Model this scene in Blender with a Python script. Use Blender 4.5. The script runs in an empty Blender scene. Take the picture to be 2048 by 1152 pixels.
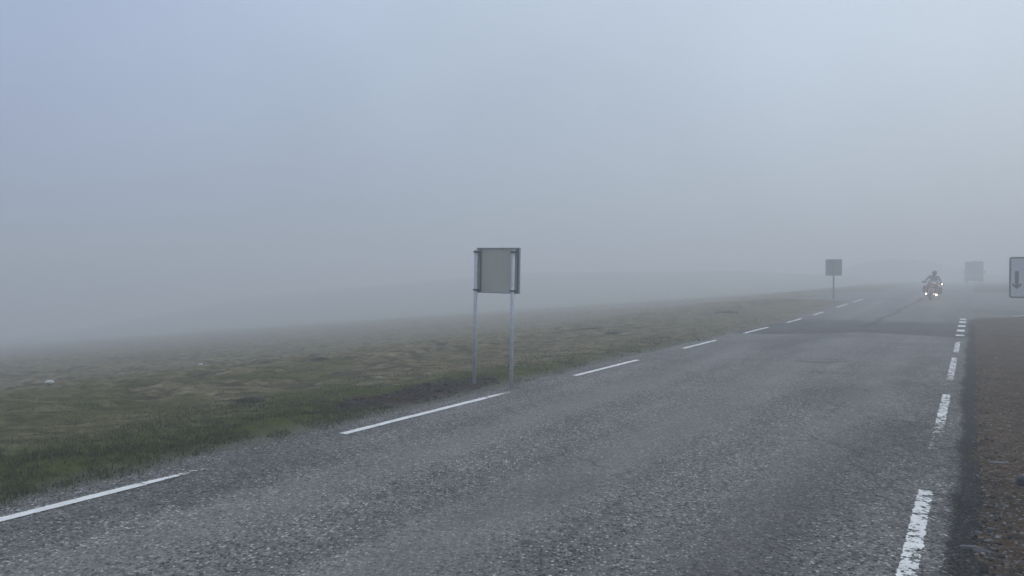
import bpy, bmesh, math, random
import numpy as np
from mathutils import Vector, Matrix
R = math.radians
random.seed(4)
rng = np.random.default_rng(7)
S = bpy.context.scene
C = S.collection

# ---------------------------------------------------------------- camera
FPX = 1550.0
cd = bpy.data.cameras.new("camera")
cd.sensor_width = 36.0
cd.lens = 36.0 * FPX / 2048.0
cd.clip_start = 0.1
cd.clip_end = 3000
cam = bpy.data.objects.new("camera", cd)
C.objects.link(cam)
CAMH = 1.5
cam.location = (0, 0, CAMH)
cam.rotation_euler = (R(90 - 0.887), 0, 0)
S.camera = cam

# ---------------------------------------------------------------- sky, sun, exposure
SUN_EL, SUN_AZ = 48.0, 50.0          # azimuth from +Y towards +X (degrees)
w = bpy.data.worlds.new("World")
S.world = w
w.use_nodes = True
nt = w.node_tree
nt.nodes.clear()
out = nt.nodes.new("ShaderNodeOutputWorld")
bg = nt.nodes.new("ShaderNodeBackground")
sky = nt.nodes.new("ShaderNodeTexSky")
sky.sky_type = 'NISHITA'
sky.sun_disc = False
sky.sun_elevation = R(SUN_EL)
sky.sun_rotation = R(SUN_AZ)
sky.air_density = 1.0
sky.dust_density = 4.0
nb = nt.nodes.new("ShaderNodeVectorMath"); nb.operation = 'SCALE'; nb.inputs['Scale'].default_value = 0.10
nt.links.new(sky.outputs[0], nb.inputs[0])
geo = nt.nodes.new("ShaderNodeTexCoord")
def dotn(v):
    d = nt.nodes.new("ShaderNodeVectorMath"); d.operation = 'DOT_PRODUCT'
    d.inputs[1].default_value = v
    nt.links.new(geo.outputs['Generated'], d.inputs[0])
    return d.outputs['Value']
# cloud layer: bluer towards the left, paler towards the right, lighter higher up
lr = nt.nodes.new("ShaderNodeMapRange"); lr.inputs[1].default_value = -0.60; lr.inputs[2].default_value = 0.62
nt.links.new(dotn((1, -0.0, 0.25)), lr.inputs[0])
cr = nt.nodes.new("ShaderNodeValToRGB")
cr.color_ramp.elements[0].color = (0.385, 0.47, 0.70, 1)
cr.color_ramp.elements[1].color = (0.60, 0.70, 0.81, 1)
e = cr.color_ramp.elements.new(0.5); e.color = (0.50, 0.60, 0.74, 1)
nt.links.new(lr.outputs[0], cr.inputs[0])
up = nt.nodes.new("ShaderNodeMapRange"); up.inputs[1].default_value = -0.02; up.inputs[2].default_value = 0.42
up.inputs[3].default_value = 0.74; up.inputs[4].default_value = 1.12
nt.links.new(dotn((0, 0, 1)), up.inputs[0])
cn = nt.nodes.new("ShaderNodeTexNoise"); cn.inputs['Scale'].default_value = 2.2; cn.inputs['Detail'].default_value = 3
nt.links.new(geo.outputs['Generated'], cn.inputs['Vector'])
cm = nt.nodes.new("ShaderNodeMapRange"); cm.inputs[1].default_value = 0.3; cm.inputs[2].default_value = 0.7
cm.inputs[3].default_value = 0.92; cm.inputs[4].default_value = 1.09
nt.links.new(cn.outputs['Fac'], cm.inputs[0])
mm = nt.nodes.new("ShaderNodeMath"); mm.operation = 'MULTIPLY'
nt.links.new(up.outputs[0], mm.inputs[0]); nt.links.new(cm.outputs[0], mm.inputs[1])
sc = nt.nodes.new("ShaderNodeVectorMath"); sc.operation = 'SCALE'
nt.links.new(cr.outputs[0], sc.inputs[0]); nt.links.new(mm.outputs[0], sc.inputs['Scale'])
mx = nt.nodes.new("ShaderNodeMixRGB"); mx.inputs[0].default_value = 0.88
nt.links.new(nb.outputs[0], mx.inputs[1]); nt.links.new(sc.outputs[0], mx.inputs[2])
nt.links.new(mx.outputs[0], bg.inputs[0])
bg.inputs[1].default_value = 1.0
nt.links.new(bg.outputs[0], out.inputs[0])

sd = bpy.data.lights.new("sun", 'SUN')
sd.energy = 0.8
sd.angle = R(25)
sd.color = (1.0, 0.97, 0.93)
sun = bpy.data.objects.new("sun", sd)
C.objects.link(sun)
sv = Vector((math.sin(R(SUN_AZ)) * math.cos(R(SUN_EL)), math.cos(R(SUN_AZ)) * math.cos(R(SUN_EL)), math.sin(R(SUN_EL))))
sun.rotation_euler = sv.to_track_quat('Z', 'Y').to_euler()
sun.location = (20, 20, 40)
S.view_settings.view_transform = 'Standard'
S.view_settings.look = 'None'
S.view_settings.exposure = 0.0
S.view_settings.gamma = 1.0
S.cycles.volume_bounces = 1
S.cycles.max_bounces = 5
S.cycles.transparent_max_bounces = 12
S.cycles.use_denoising = True

# ---------------------------------------------------------------- frame of the road
# t = metres along the road from the camera, n = metres to its right (the camera stands at t=0, n=0)
DX, DY = math.sin(R(30.72)), math.cos(R(30.72))
def xy(t, n): return (DX * t + DY * n, DY * t - DX * n)
def tn(X, Y): return DX * X + DY * Y, DY * X - DX * Y
THETA = R(180 - 30.72)               # heading of something driving towards the camera

def _h(ix, iy, seed):
    v = np.sin(ix * 127.1 + iy * 311.7 + seed * 74.7) * 43758.5453
    return v - np.floor(v)
def vn(x, y, seed=0):
    ix = np.floor(x); iy = np.floor(y); fx = x - ix; fy = y - iy
    fx = fx * fx * (3 - 2 * fx); fy = fy * fy * (3 - 2 * fy)
    a = _h(ix, iy, seed); b = _h(ix + 1, iy, seed); c = _h(ix, iy + 1, seed); d = _h(ix + 1, iy + 1, seed)
    return (a * (1 - fx) + b * fx) * (1 - fy) + (c * (1 - fx) + d * fx) * fy
def fbm(x, y, sc_=1.0, o=4, seed=0):
    x = np.asarray(x, float) * sc_; y = np.asarray(y, float) * sc_; r = 0; a = 0.5; s = 0
    for k in range(o):
        r = r + a * vn(x * 2 ** k + 17.3 * k, y * 2 ** k - 9.1 * k, seed + k); s += a; a *= 0.5
    return r / s
def ss(a, b, x):
    u = np.clip((np.asarray(x, float) - a) / (b - a), 0, 1)
    return u * u * (3 - 2 * u)
def roadz(t):
    return 0.6 * (1 - np.exp(-(np.maximum(t - 26.0, 0) / 30.0) ** 1.6))
LE = -5.42                           # left edge of the asphalt
def base(X, Y):
    """height of the land without small bumps"""
    X = np.asarray(X, float); Y = np.asarray(Y, float)
    t, n = tn(X, Y)
    z = roadz(t)
    s = np.maximum(-(n - LE) - 0.4, 0)
    z = z - 0.078 * s * ss(0, 1.5, s) * (0.45 + 0.55 * ss(2, 12, s))
    # low grassy bank at the tip of the verge
    z = z + 0.24 * np.exp(-((t - 39.5) / 3.6) ** 2 - ((n + 8.3) / 1.9) ** 2)
    # the moor runs down into a hollow, then climbs to a far rise
    far = np.interp(X, [-400, -200, -120, -72, 4, 56, 90], [-30, -22, -13, -4.0, 2.3, 2.6, 0.9])
    left = ss(3, 18, -(n - LE)); g = ss(100, 205, Y + 0.25 * X)
    z = z * (1 - g * left) + far * g * left
    z = z + 5.2 * np.exp(-(((X - 92) / 9.5) ** 2) - ((Y - 185) / 26) ** 2)
    z = z - 6 * ss(5, 60, -Y) * ss(8, 60, -n)
    return z
def edge_right(n):  # where the side road starts, right of the main road
    return np.where(n < 4, 30.6 + 1.45 * np.maximum(n, 0), 36.4 + 0.12 * (n - 4))
def side_mask(t, n):
    """signed metres inside the side-road asphalt"""
    a = np.where(n > -2, t - edge_right(n), t - (42.3 + 0.62 * np.maximum(-n - 5.2, 0)))
    b = np.where(n > -2, 60 - t, 58 + 0.3 * np.maximum(-n - 5, 0) - t)
    return np.minimum(a, b)

# ---------------------------------------------------------------- material helpers
class M:
    def __init__(s, name):
        s.m = bpy.data.materials.new(name); s.m.use_nodes = True; s.t = s.m.node_tree; s.t.nodes.clear()
        s.o = s.t.nodes.new("ShaderNodeOutputMaterial"); s.b = s.t.nodes.new("ShaderNodeBsdfPrincipled")
        s.t.links.new(s.b.outputs[0], s.o.inputs[0]); s.co = s.t.nodes.new("ShaderNodeTexCoord").outputs['Object']
    def set(s, sock, v):
        if hasattr(v, 'is_output'): s.t.links.new(v, sock)
        elif isinstance(v, (tuple, list)) and len(v) == 3 and sock.type == 'RGBA': sock.default_value = (*v, 1)
        else: sock.default_value = v
    def noise(s, scale, detail=3, rough=0.5, vec=None, dist=0.0):
        n = s.t.nodes.new("ShaderNodeTexNoise"); n.inputs['Scale'].default_value = scale
        n.inputs['Detail'].default_value = detail; n.inputs['Roughness'].default_value = rough
        n.inputs['Distortion'].default_value = dist
        s.t.links.new(vec or s.co, n.inputs['Vector']); return n.outputs['Fac']
    def voro(s, scale, feat='F1', out='Distance', vec=None, rand=1.0):
        n = s.t.nodes.new("ShaderNodeTexVoronoi"); n.feature = feat; n.inputs['Scale'].default_value = scale
        n.inputs['Randomness'].default_value = rand
        s.t.links.new(vec or s.co, n.inputs['Vector']); return n.outputs[out]
    def scale(s, v, xyz):
        n = s.t.nodes.new("ShaderNodeMapping"); n.inputs['Scale'].default_value = xyz
        s.t.links.new(v, n.inputs['Vector']); return n.outputs[0]
    def rot(s, v, rz):
        n = s.t.nodes.new("ShaderNodeMapping"); n.inputs['Rotation'].default_value = (0, 0, rz)
        s.t.links.new(v, n.inputs['Vector']); return n.outputs[0]
    def rg(s, v, a, b, c=0.0, d=1.0):
        n = s.t.nodes.new("ShaderNodeMapRange"); s.set(n.inputs[0], v)
        for i, k in enumerate((a, b, c, d)): n.inputs[i + 1].default_value = k
        return n.outputs[0]
    def mix(s, f, a, b, mode='MIX'):
        n = s.t.nodes.new("ShaderNodeMixRGB"); n.blend_type = mode
        s.set(n.inputs[0], f); s.set(n.inputs[1], a); s.set(n.inputs[2], b); return n.outputs[0]
    def math(s, op, a, b=0.0, clamp=False):
        n = s.t.nodes.new("ShaderNodeMath"); n.operation = op; n.use_clamp = clamp
        s.set(n.inputs[0], a); s.set(n.inputs[1], b); return n.outputs[0]
    def attr(s, name):
        n = s.t.nodes.new("ShaderNodeAttribute"); n.attribute_name = name
        q = s.t.nodes.new("ShaderNodeSeparateColor"); s.t.links.new(n.outputs['Color'], q.inputs[0])
        return n.outputs['Color'], q.outputs[0], q.outputs[1], q.outputs[2]
    def bump(s, h, strength=0.5, dist=0.01):
        n = s.t.nodes.new("ShaderNodeBump"); n.inputs['Strength'].default_value = strength
        n.inputs['Distance'].default_value = dist; s.t.links.new(h, n.inputs['Height'])
        s.t.links.new(n.outputs[0], s.b.inputs['Normal'])
    def fin(s, col=None, rough=None, metal=None, **k):
        if col is not None: s.set(s.b.inputs['Base Color'], col)
        if rough is not None: s.set(s.b.inputs['Roughness'], rough)
        if metal is not None: s.set(s.b.inputs['Metallic'], metal)
        for a, v in k.items(): s.set(s.b.inputs[a.replace('_', ' ')], v)
        return s.m
def simple(name, col, rough=0.5, metal=0.0, var=0.15, scale=12.0, **k):
    m = M(name)
    f = m.rg(m.noise(scale, 4, 0.6), 0.3, 0.7)
    c = m.mix(f, tuple(x * (1 - var) for x in col), tuple(min(1, x * (1 + var)) for x in col))
    return m.fin(c, m.rg(m.noise(scale * 2.3, 3), 0.3, 0.7, max(0, rough - 0.07), min(1, rough + 0.07)), metal, **k)

# ---------------------------------------------------------------- mesh helpers
def link(name, me, mat=None, parent=None, smooth=False):
    o = bpy.data.objects.new(name, me)
    if mat: me.materials.append(mat)
    C.objects.link(o)
    if parent: o.parent = parent
    if smooth: me.polygons.foreach_set('use_smooth', [True] * len(me.polygons))
    return o
def obj(name, bm, mat, parent=None, smooth=False):
    me = bpy.data.meshes.new(name); bm.normal_update(); bm.to_mesh(me); bm.free()
    return link(name, me, mat, parent, smooth)
def tag(o, label=None, cat=None, group=None, kind=None):
    for k, v in (('label', label), ('category', cat), ('group', group), ('kind', kind)):
        if v: o[k] = v
    return o
def thing(name, label, cat, loc=(0, 0, 0), rot=(0, 0, 0), group=None):
    o = bpy.data.objects.new(name, None); C.objects.link(o)
    o.empty_display_size = 0.2; o.location = loc; o.rotation_euler = rot
    return tag(o, label, cat, group)
def box(bm, c, s, bev=0.0, rot=None, taper=None, seg=2):
    r = bmesh.ops.create_cube(bm, size=1.0); vs = r['verts']
    for v in vs:
        p = Vector((v.co.x * s[0], v.co.y * s[1], v.co.z * s[2]))
        if taper and v.co.z > 0: p.x *= taper[0]; p.y *= taper[1]
        if rot: p = rot @ p
        v.co = p + Vector(c)
    if bev:
        es = list({e for v in vs for e in v.link_edges})
        bmesh.ops.bevel(bm, geom=es, offset=bev, segments=seg, affect='EDGES', profile=0.5)
    return bm
def tube(bm, a, b, r0, r1=None, seg=12, cap=True):
    a = Vector(a); b = Vector(b); r1 = r0 if r1 is None else r1; d = (b - a)
    q = d.to_track_quat('Z', 'Y').to_matrix().to_4x4()
    bmesh.ops.create_cone(bm, cap_ends=cap, segments=seg, radius1=r0, radius2=r1, depth=d.length,
                          matrix=Matrix.Translation((a + b) / 2) @ q)
    return bm
def pipe(bm, pts, r, seg=10):
    for a, b in zip(pts[:-1], pts[1:]): tube(bm, a, b, r, seg=seg)
    for p in pts[1:-1]: bmesh.ops.create_uvsphere(bm, u_segments=seg, v_segments=6, radius=r * 1.01, matrix=Matrix.Translation(p))
    return bm
def ball(bm, c, s, seg=16, rings=10, rot=None):
    m = Matrix.Translation(c) @ (rot.to_4x4() if rot else Matrix.Identity(4)) @ Matrix.Diagonal((*s, 1))
    bmesh.ops.create_uvsphere(bm, u_segments=seg, v_segments=rings, radius=1.0, matrix=m); return bm
def lathe(bm, prof, c, axis='X', seg=32):
    """prof: (radius, offset along axis) closed loop"""
    rings = []
    for k in range(seg):
        a = 2 * math.pi * k / seg; row = []
        for r, h in prof:
            if axis == 'X': p = (h, r * math.cos(a), r * math.sin(a))
            elif axis == 'Y': p = (r * math.cos(a), h, r * math.sin(a))
            else: p = (r * math.cos(a), r * math.sin(a), h)
            row.append(bm.verts.new(Vector(p) + Vector(c)))
        rings.append(row)
    m = len(prof)
    for k in range(seg):
        A = rings[k]; B = rings[(k + 1) % seg]
        for j in range(m): bm.faces.new((A[j], A[(j + 1) % m], B[(j + 1) % m], B[j]))
    bmesh.ops.recalc_face_normals(bm, faces=bm.faces); return bm
def loft(bm, secs, seg=20, power=2.6):
    """super-ellipse sections: (centre, half width, half height, axis 'Y')"""
    rings = []
    for c, a, b in secs:
        row = []
        for k in range(seg):
            th = 2 * math.pi * k / seg; cx, sx = math.cos(th), math.sin(th)
            row.append(bm.verts.new((c[0] + a * math.copysign(abs(cx) ** (2 / power), cx), c[1], c[2] + b * math.copysign(abs(sx) ** (2 / power), sx))))
        rings.append(row)
    for A, B in zip(rings[:-1], rings[1:]):
        for k in range(seg): bm.faces.new((A[k], A[(k + 1) % seg], B[(k + 1) % seg], B[k]))
    bm.faces.new(rings[0]); bm.faces.new(rings[-1])
    bmesh.ops.recalc_face_normals(bm, faces=bm.faces); return bm
def np_mesh(name, V, F, mat, attrs=None, smooth=True, parent=None):
    me = bpy.data.meshes.new(name); k = F.shape[1]
    me.vertices.add(len(V)); me.vertices.foreach_set('co', V.astype(np.float32).ravel())
    me.loops.add(F.size); me.loops.foreach_set('vertex_index', F.astype(np.int32).ravel())
    me.polygons.add(len(F)); me.polygons.foreach_set('loop_start', np.arange(0, F.size, k, dtype=np.int32))
    me.polygons.foreach_set('use_smooth', np.full(len(F), smooth))
    me.update(calc_edges=True)
    for an, av in (attrs or {}).items():
        a = me.color_attributes.new(an, 'FLOAT_COLOR', 'POINT')
        a.data.foreach_set('color', np.column_stack([av, np.ones(len(V))]).astype(np.float32).ravel())
    return link(name, me, mat, parent)
def grid_faces(a, b, wrap=False):
    i = np.arange(a - 1)[:, None] * b; j = np.arange(b if wrap else b - 1)[None, :]; j2 = (j + 1) % b
    return np.stack([(i + j), (i + j2), (i + b + j2), (i + b + j)], -1).reshape(-1, 4)

# ---------------------------------------------------------------- ground
rr = [1.2]
while rr[-1] < 640: rr.append(rr[-1] * (1.0095 if rr[-1] < 60 else 1.03) + 0.004)
rr = np.array(rr)
aa = np.concatenate([np.arange(-42, 42, 0.11), np.arange(42, 318, 2.0)])
RR, AA = np.meshgrid(rr, np.radians(aa), indexing='ij')
GX = RR * np.sin(AA); GY = RR * np.cos(AA)
T, N = tn(GX, GY)
Z = base(GX, GY)
edge = LE + 0.10 * ss(8, 25, T) + 0.30 * (fbm(T, N, 0.9, 3, 3) - 0.5) + 0.16 * (fbm(T, N, 5, 3, 5) - 0.5)
SL = -(N - edge)                                   # metres left of the asphalt
leftm = (SL > 0)
hum = fbm(T * 0.8, N, 1.3, 4, 11) - 0.5
hum2 = fbm(T, N, 4.0, 3, 23) - 0.5
wx = GX * 0.8 + 0.5 * fbm(GX, GY, 1.1, 3, 25); wy = GY * 1.15 - 0.2 * GX + 0.5 * fbm(GX, GY, 0.9, 3, 27)
mound = np.clip(np.abs(2 * fbm(wx, wy, 1.0, 2, 29) - 1) * 2.6, 0, 1)
mound2 = np.clip(np.abs(2 * fbm(wx, wy, 2.7, 3, 30) - 1) * 2.4, 0, 1)
ribs = 0.62 * mound + 0.38 * mound2
moor = ss(1.2, 4.5, SL)
Z = Z + np.where(leftm, 0.05 * ss(0, 0.5, SL) * (0.4 + 0.6 * fbm(T, N, 2.2, 2, 9)) + (0.10 * hum + 0.14 * (ribs - 0.4) + 0.03 * hum2) * moor + 0.06 * hum2 * ss(0.1, 1, SL) * (1 - moor), 0)
patch = np.exp(-((T - 7.9) / 1.6) ** 4 - ((N + 6.02) / 0.42) ** 2)
soil = ss(0.25, 0.5, patch * (0.6 + 0.8 * fbm(T, N, 2.5, 4, 31)))
Z = Z + soil * leftm * (0.06 * (fbm(T, N, 6, 3, 37) - 0.5) - 0.02)
Rt = (N > -0.6)
Z = Z + np.where(Rt, 0.05 * (fbm(T, N, 1.1, 4, 41) - 0.5) * ss(0.0, 0.8, N) + 0.035 * (fbm(T, N, 6, 4, 43) - 0.5) - 0.005 + 0.02 * ss(0.05, 0.6, N), 0)
redge = 0.04 + 0.16 * (fbm(T, N, 2.0, 4, 47) - 0.5) + 0.12 * (fbm(T, N, 9.0, 3, 48) - 0.5)
inroad = np.minimum(ss(-0.02, 0.06, -SL), ss(-0.02, 0.06, redge - N))
inside = ss(-0.15, 0.15, side_mask(T, N) + 0.8 * (fbm(T, N, 1.5, 3, 51) - 0.5) * 0.4)
Z = Z - 0.05 * np.maximum(inroad, inside)
green = (1 - ss(0.9, 3.3, SL + 1.6 * (fbm(T, N, 0.5, 3, 61) - 0.5) + 0.14 * np.maximum(T - 3, 0)))
green = np.clip(green + 0.5 * ss(0.54, 0.66, fbm(T, N, 0.7, 3, 67)) * (1 - ss(5, 12, SL)) * (T < 12), 0, 1)
hollow = np.clip(ss(0.55, 0.20, ribs) * 1.0 + 0.3 * ss(0.0, 0.22, -(0.7 * hum + 0.5 * hum2)), 0, 1) * (0.35 + 0.65 * moor)  # dark peat in the dips, plus hummock shade painted into the colour
zone = np.stack([np.where(leftm, green, 0), np.where(leftm, soil, 0), np.where(Rt, 1.0, 0.0)], -1)
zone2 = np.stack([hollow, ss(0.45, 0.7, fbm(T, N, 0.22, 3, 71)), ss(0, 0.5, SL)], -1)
V = np.stack([GX, GY, Z], -1).reshape(-1, 3)
F = grid_faces(len(rr), len(aa), wrap=True)
# close the hole under the camera
V = np.vstack([V, [[0, 0, -0.02]]])
m = M("moorland")
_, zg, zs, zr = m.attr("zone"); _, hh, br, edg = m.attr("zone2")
n1 = m.noise(7, 6, 0.65); n2 = m.noise(38, 5, 0.7); n3 = m.noise(1.1, 4, 0.6)
sx = m.scale(m.rot(m.co, 0.0), (0.55, 1.6, 1.0)); n4 = m.noise(3.2, 5, 0.7, vec=sx, dist=0.6)
straw = m.mix(m.rg(n2, .3, .7), (0.118, 0.100, 0.060), (0.270, 0.228, 0.146))
heath = m.mix(m.rg(n1, .35, .7), (0.080, 0.074, 0.036), (0.175, 0.155, 0.084))
mo = m.mix(m.rg(n4, .40, .62), straw, heath)
mo = m.mix(m.math('MULTIPLY', m.rg(m.noise(4.3, 4, .6), .56, .68), 0.7), mo, (0.050, 0.034, 0.024))
mo = m.mix(m.math('MULTIPLY', m.rg(m.noise(2.3, 4, .6), .58, .72), 0.55), mo, (0.16, 0.085, 0.045))
hea = m.noise(1.55, 6, .68, vec=m.scale(m.rot(m.co, R(-8)), (.85, 1.9, 1)), dist=.8)
mo = m.mix(m.rg(hea, .50, .58, 0, .80), mo, (0.040, 0.036, 0.020))
mo = m.mix(m.rg(m.noise(3.4, 5, .65, vec=m.scale(m.co, (.7, 1.4, 1))), .53, .63, 0, .6), mo, (0.32, 0.28, 0.19))
mo = m.mix(m.math('MULTIPLY', hh, 0.8), mo, (0.034, 0.029, 0.018))  # creases mixed darker: painted shade brings out the relief under flat light
gr = m.mix(m.rg(n1, .3, .72), (0.034, 0.046, 0.008), (0.088, 0.104, 0.022))
gr = m.mix(m.math('MULTIPLY', m.rg(n2, .5, .75), .5), gr, (0.11, 0.105, 0.055))
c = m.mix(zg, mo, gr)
peat = m.mix(m.rg(n2, .3, .7), (0.016, 0.011, 0.008), (0.070, 0.047, 0.034))
c = m.mix(zs, c, peat)
gv = m.voro(55, out='Color')
g1 = m.mix(m.rg(m.noise(2.1, 5, .65), .35, .65), (0.076, 0.053, 0.034), (0.155, 0.110, 0.074))
g1 = m.mix(m.rg(n2, .42, .62, 0, .7), g1, (0.022, 0.019, 0.017))
g1 = m.mix(m.rg(m.noise(14, 5, .7, vec=m.scale(m.co, (.5, 1.5, 1))), .50, .62, 0, .6), g1, (0.026, 0.022, 0.020))  # stretched dark blotches: small shadows among the gravel, painted as colour
sep = m.t.nodes.new("ShaderNodeSeparateColor"); m.t.links.new(gv, sep.inputs[0])
g1 = m.mix(m.rg(sep.outputs[0], .90, .97, 0, .8), g1, (0.24, 0.235, 0.23))
c = m.mix(zr, c, g1)
gritm = m.math('MULTIPLY', m.math('SUBTRACT', 1.0, edg), m.rg(zr, 0, 1, 1, 0))
grit = m.mix(m.rg(m.noise(90, 3, .7), .42, .62), (0.045, 0.043, 0.038), (0.30, 0.295, 0.28))
c = m.mix(m.math('MULTIPLY', gritm, 0.85), c, grit)
m.bump(m.math('ADD', m.math('MULTIPLY', n1, .6), m.math('MULTIPLY', n2, .5)), 0.9, 0.03)
ground_mat = m.fin(c, 0.92, Specular_IOR_Level=0.0)
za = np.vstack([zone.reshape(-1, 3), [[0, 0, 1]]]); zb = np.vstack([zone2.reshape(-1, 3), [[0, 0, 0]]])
na = len(aa); tri = np.array([[len(V) - 1, (k + 1) % na, k, k] for k in range(na)])
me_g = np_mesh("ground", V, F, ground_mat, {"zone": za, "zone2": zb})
bm = bmesh.new(); bm.from_mesh(me_g.data); bm.verts.ensure_lookup_table()
for k in range(na):
    try: bm.faces.new((bm.verts[len(V) - 1], bm.verts[(k + 1) % na], bm.verts[k]))
    except ValueError: pass
bmesh.ops.recalc_face_normals(bm, faces=bm.faces[:1]); bm.to_mesh(me_g.data); bm.free()
tag(me_g, "rolling brown and green moor with a bare gravel lay-by at right", kind='structure')

def asphalt(name, base_a, base_b, speck=1.0):
    m = M(name)
    _, dk, tr, crk = m.attr("wear")
    rc = m.rot(m.co, R(30.72))
    # aggregate: each stone its own tone
    v1 = m.t.nodes.new("ShaderNodeTexVoronoi"); v1.inputs['Scale'].default_value = 47; m.t.links.new(m.co, v1.inputs['Vector'])
    s1 = m.t.nodes.new("ShaderNodeSeparateColor"); m.t.links.new(v1.outputs['Color'], s1.inputs[0])
    v2 = m.t.nodes.new("ShaderNodeTexVoronoi"); v2.inputs['Scale'].default_value = 92; m.t.links.new(m.co, v2.inputs['Vector'])
    s2 = m.t.nodes.new("ShaderNodeSeparateColor"); m.t.links.new(v2.outputs['Color'], s2.inputs[0])
    big = m.noise(0.55, 4, .6); mid = m.noise(3.0, 5, .65)
    c = m.mix(m.rg(big, .32, .68), base_a, base_b)
    c = m.mix(m.rg(mid, .35, .7, 0, .45), c, tuple(x * 1.35 for x in base_b))
    streak = m.noise(2.2, 4, .6, vec=m.scale(rc, (1.0, 0.07, 1)))
    c = m.mix(m.rg(streak, .42, .66, 0, .5), c, tuple(x * 1.5 for x in base_b))
    spk = m.rg(m.noise(.8, 5, .65, vec=m.scale(rc, (1, .35, 1))), .36, .62, .55, 1.0)
    pale = m.math('MULTIPLY', m.math('MULTIPLY', spk, m.rg(tr, 0, .6, 1, .75)), m.math('MULTIPLY', m.rg(s1.outputs[0], .62, .95), m.rg(v1.outputs['Distance'], .30, .5, 1, 0)))
    c = m.mix(m.math('MULTIPLY', pale, 0.95 * speck), c, (0.78, 0.77, 0.75))
    pale2 = m.math('MULTIPLY', m.rg(s2.outputs[1], .66, .95), m.rg(v2.outputs['Distance'], .30, .5, 1, 0))
    c = m.mix(m.math('MULTIPLY', pale2, 0.85 * speck), c, (0.66, 0.65, 0.63))
    dark = m.math('MULTIPLY', m.rg(s1.outputs[1], .50, .72), m.rg(v1.outputs['Distance'], .2, .6, 1, .2))
    c = m.mix(m.math('MULTIPLY', dark, 1.0 * speck), c, (0.010, 0.010, 0.011))
    hole = m.math('MULTIPLY', m.rg(m.noise(24, 4, .7), .54, .64, 0, .95), m.rg(m.noise(.9, 4, .6), .40, .60, .25, 1))  # pits and cracks, their small shadows painted into the colour
    c = m.mix(hole, c, (0.012, 0.012, 0.013))
    c = m.mix(tr, c, tuple(x * 1.45 for x in base_b))
    c = m.mix(m.math('MULTIPLY', dk, m.rg(m.noise(30, 4, .7), .42, .66, 1, .62)), c, (0.010, 0.010, 0.011))
    c = m.mix(crk, c, (0.014, 0.014, 0.016))
    _, tar, damp, _z = m.attr("tar")
    c = m.mix(m.math('MULTIPLY', m.rg(m.math('ADD', tar, m.math('MULTIPLY', m.math('SUBTRACT', m.noise(38, 5, .8), .5), 2.6)), .36, .64), m.rg(m.noise(55, 4, .7), .42, .60, .99, .6)), c, (0.005, 0.005, 0.0055))
    c = m.mix(m.math('MULTIPLY', m.rg(m.math('ADD', damp, m.math('MULTIPLY', m.math('SUBTRACT', m.noise(5, 5, .75), .5), 1.2)), .4, .7), .55), c, (0.020, 0.020, 0.021))
    nz = m.t.nodes.new("ShaderNodeTexNoise"); nz.inputs['Scale'].default_value = 3.0; nz.inputs['Detail'].default_value = 4; m.t.links.new(m.co, nz.inputs['Vector'])
    ad = m.t.nodes.new("ShaderNodeVectorMath"); ad.operation = 'MULTIPLY_ADD'; ad.inputs[1].default_value = (.35, .35, .35)
    m.t.links.new(nz.outputs['Color'], ad.inputs[0]); m.t.links.new(m.co, ad.inputs[2])
    ck = m.voro(1.25, 'DISTANCE_TO_EDGE', 'Distance', vec=ad.outputs[0])
    ckm = m.math('MULTIPLY', m.rg(ck, .004, .018, 1, 0), m.rg(m.noise(.45, 3, .6), .50, .60))
    c = m.mix(m.math('MULTIPLY', ckm, .55), c, (0.012, 0.012, 0.013))
    h = m.math('ADD', m.math('MULTIPLY', v1.outputs['Distance'], -.8), m.math('MULTIPLY', v2.outputs['Distance'], -.4))
    m.bump(m.math('ADD', h, m.math('MULTIPLY', m.noise(26, 3, .6), -.6)), 0.75, 0.012)
    return m.fin(c, m.rg(mid, .3, .7, .75, .9), Specular_IOR_Level=0.03)
asph = asphalt("worn_asphalt", (0.100, 0.096, 0.092), (0.175, 0.169, 0.161))

ts = [-14.0]
while ts[-1] < 420: ts.append(ts[-1] + max(0.035, 0.0035 * ts[-1]) if ts[-1] > 2 else ts[-1] + 0.15)
ts = np.array(ts); ns = np.concatenate([np.linspace(LE - 0.45, -4.4, 16), np.arange(-4.35, -0.5, 0.05), np.linspace(-0.5, 0.26, 20)])
TT, NN = np.meshgrid(ts, ns, indexing='ij')
XX, YY = xy(TT, NN)
ZZ = base(XX, YY) + 0.008 * (fbm(TT, NN, 0.8, 3, 81) - 0.5) - 0.03 * ss(-0.02, 0.2, NN)
ZZ = np.where(NN < LE, roadz(TT) - 0.02 * ss(0, 0.4, LE - NN), ZZ)
# patch of newer asphalt across the junction, its joint and cracks
joint = 20.5 + 1.9 * ss(-5.2, -2.6, NN) + 0.25 * np.sin(NN * 2.1) + 0.5 * (fbm(NN, TT * 0, 1.4, 3, 83) - 0.5) - 0.35 * ss(-1.2, 0, NN)
newer = ss(0, 0.25, TT - joint) * (1 - ss(27.0, 29.5, TT + 1.5 * (fbm(TT, NN, .7, 3, 84) - .5)))
jline = np.exp(-((TT - joint) / 0.16) ** 2) + 0.7 * np.exp(-((TT - joint - 1.1 - 0.3 * np.sin(NN)) / 0.10) ** 2) * ss(-4.6, -4.0, NN)
crackc = -2.75 + 0.35 * (fbm(TT, NN * 0, 0.5, 4, 87) - 0.5) + 0.018 * (TT - 25)
ckl = np.exp(-((NN - crackc) / 0.11) ** 2) * ss(23, 27, TT) * (0.35 + 0.65 * fbm(TT, NN, 0.9, 3, 88)) * (1 - ss(60, 70, TT))
c3 = -3.35 + 0.1 * np.sin(TT * 3)
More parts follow.
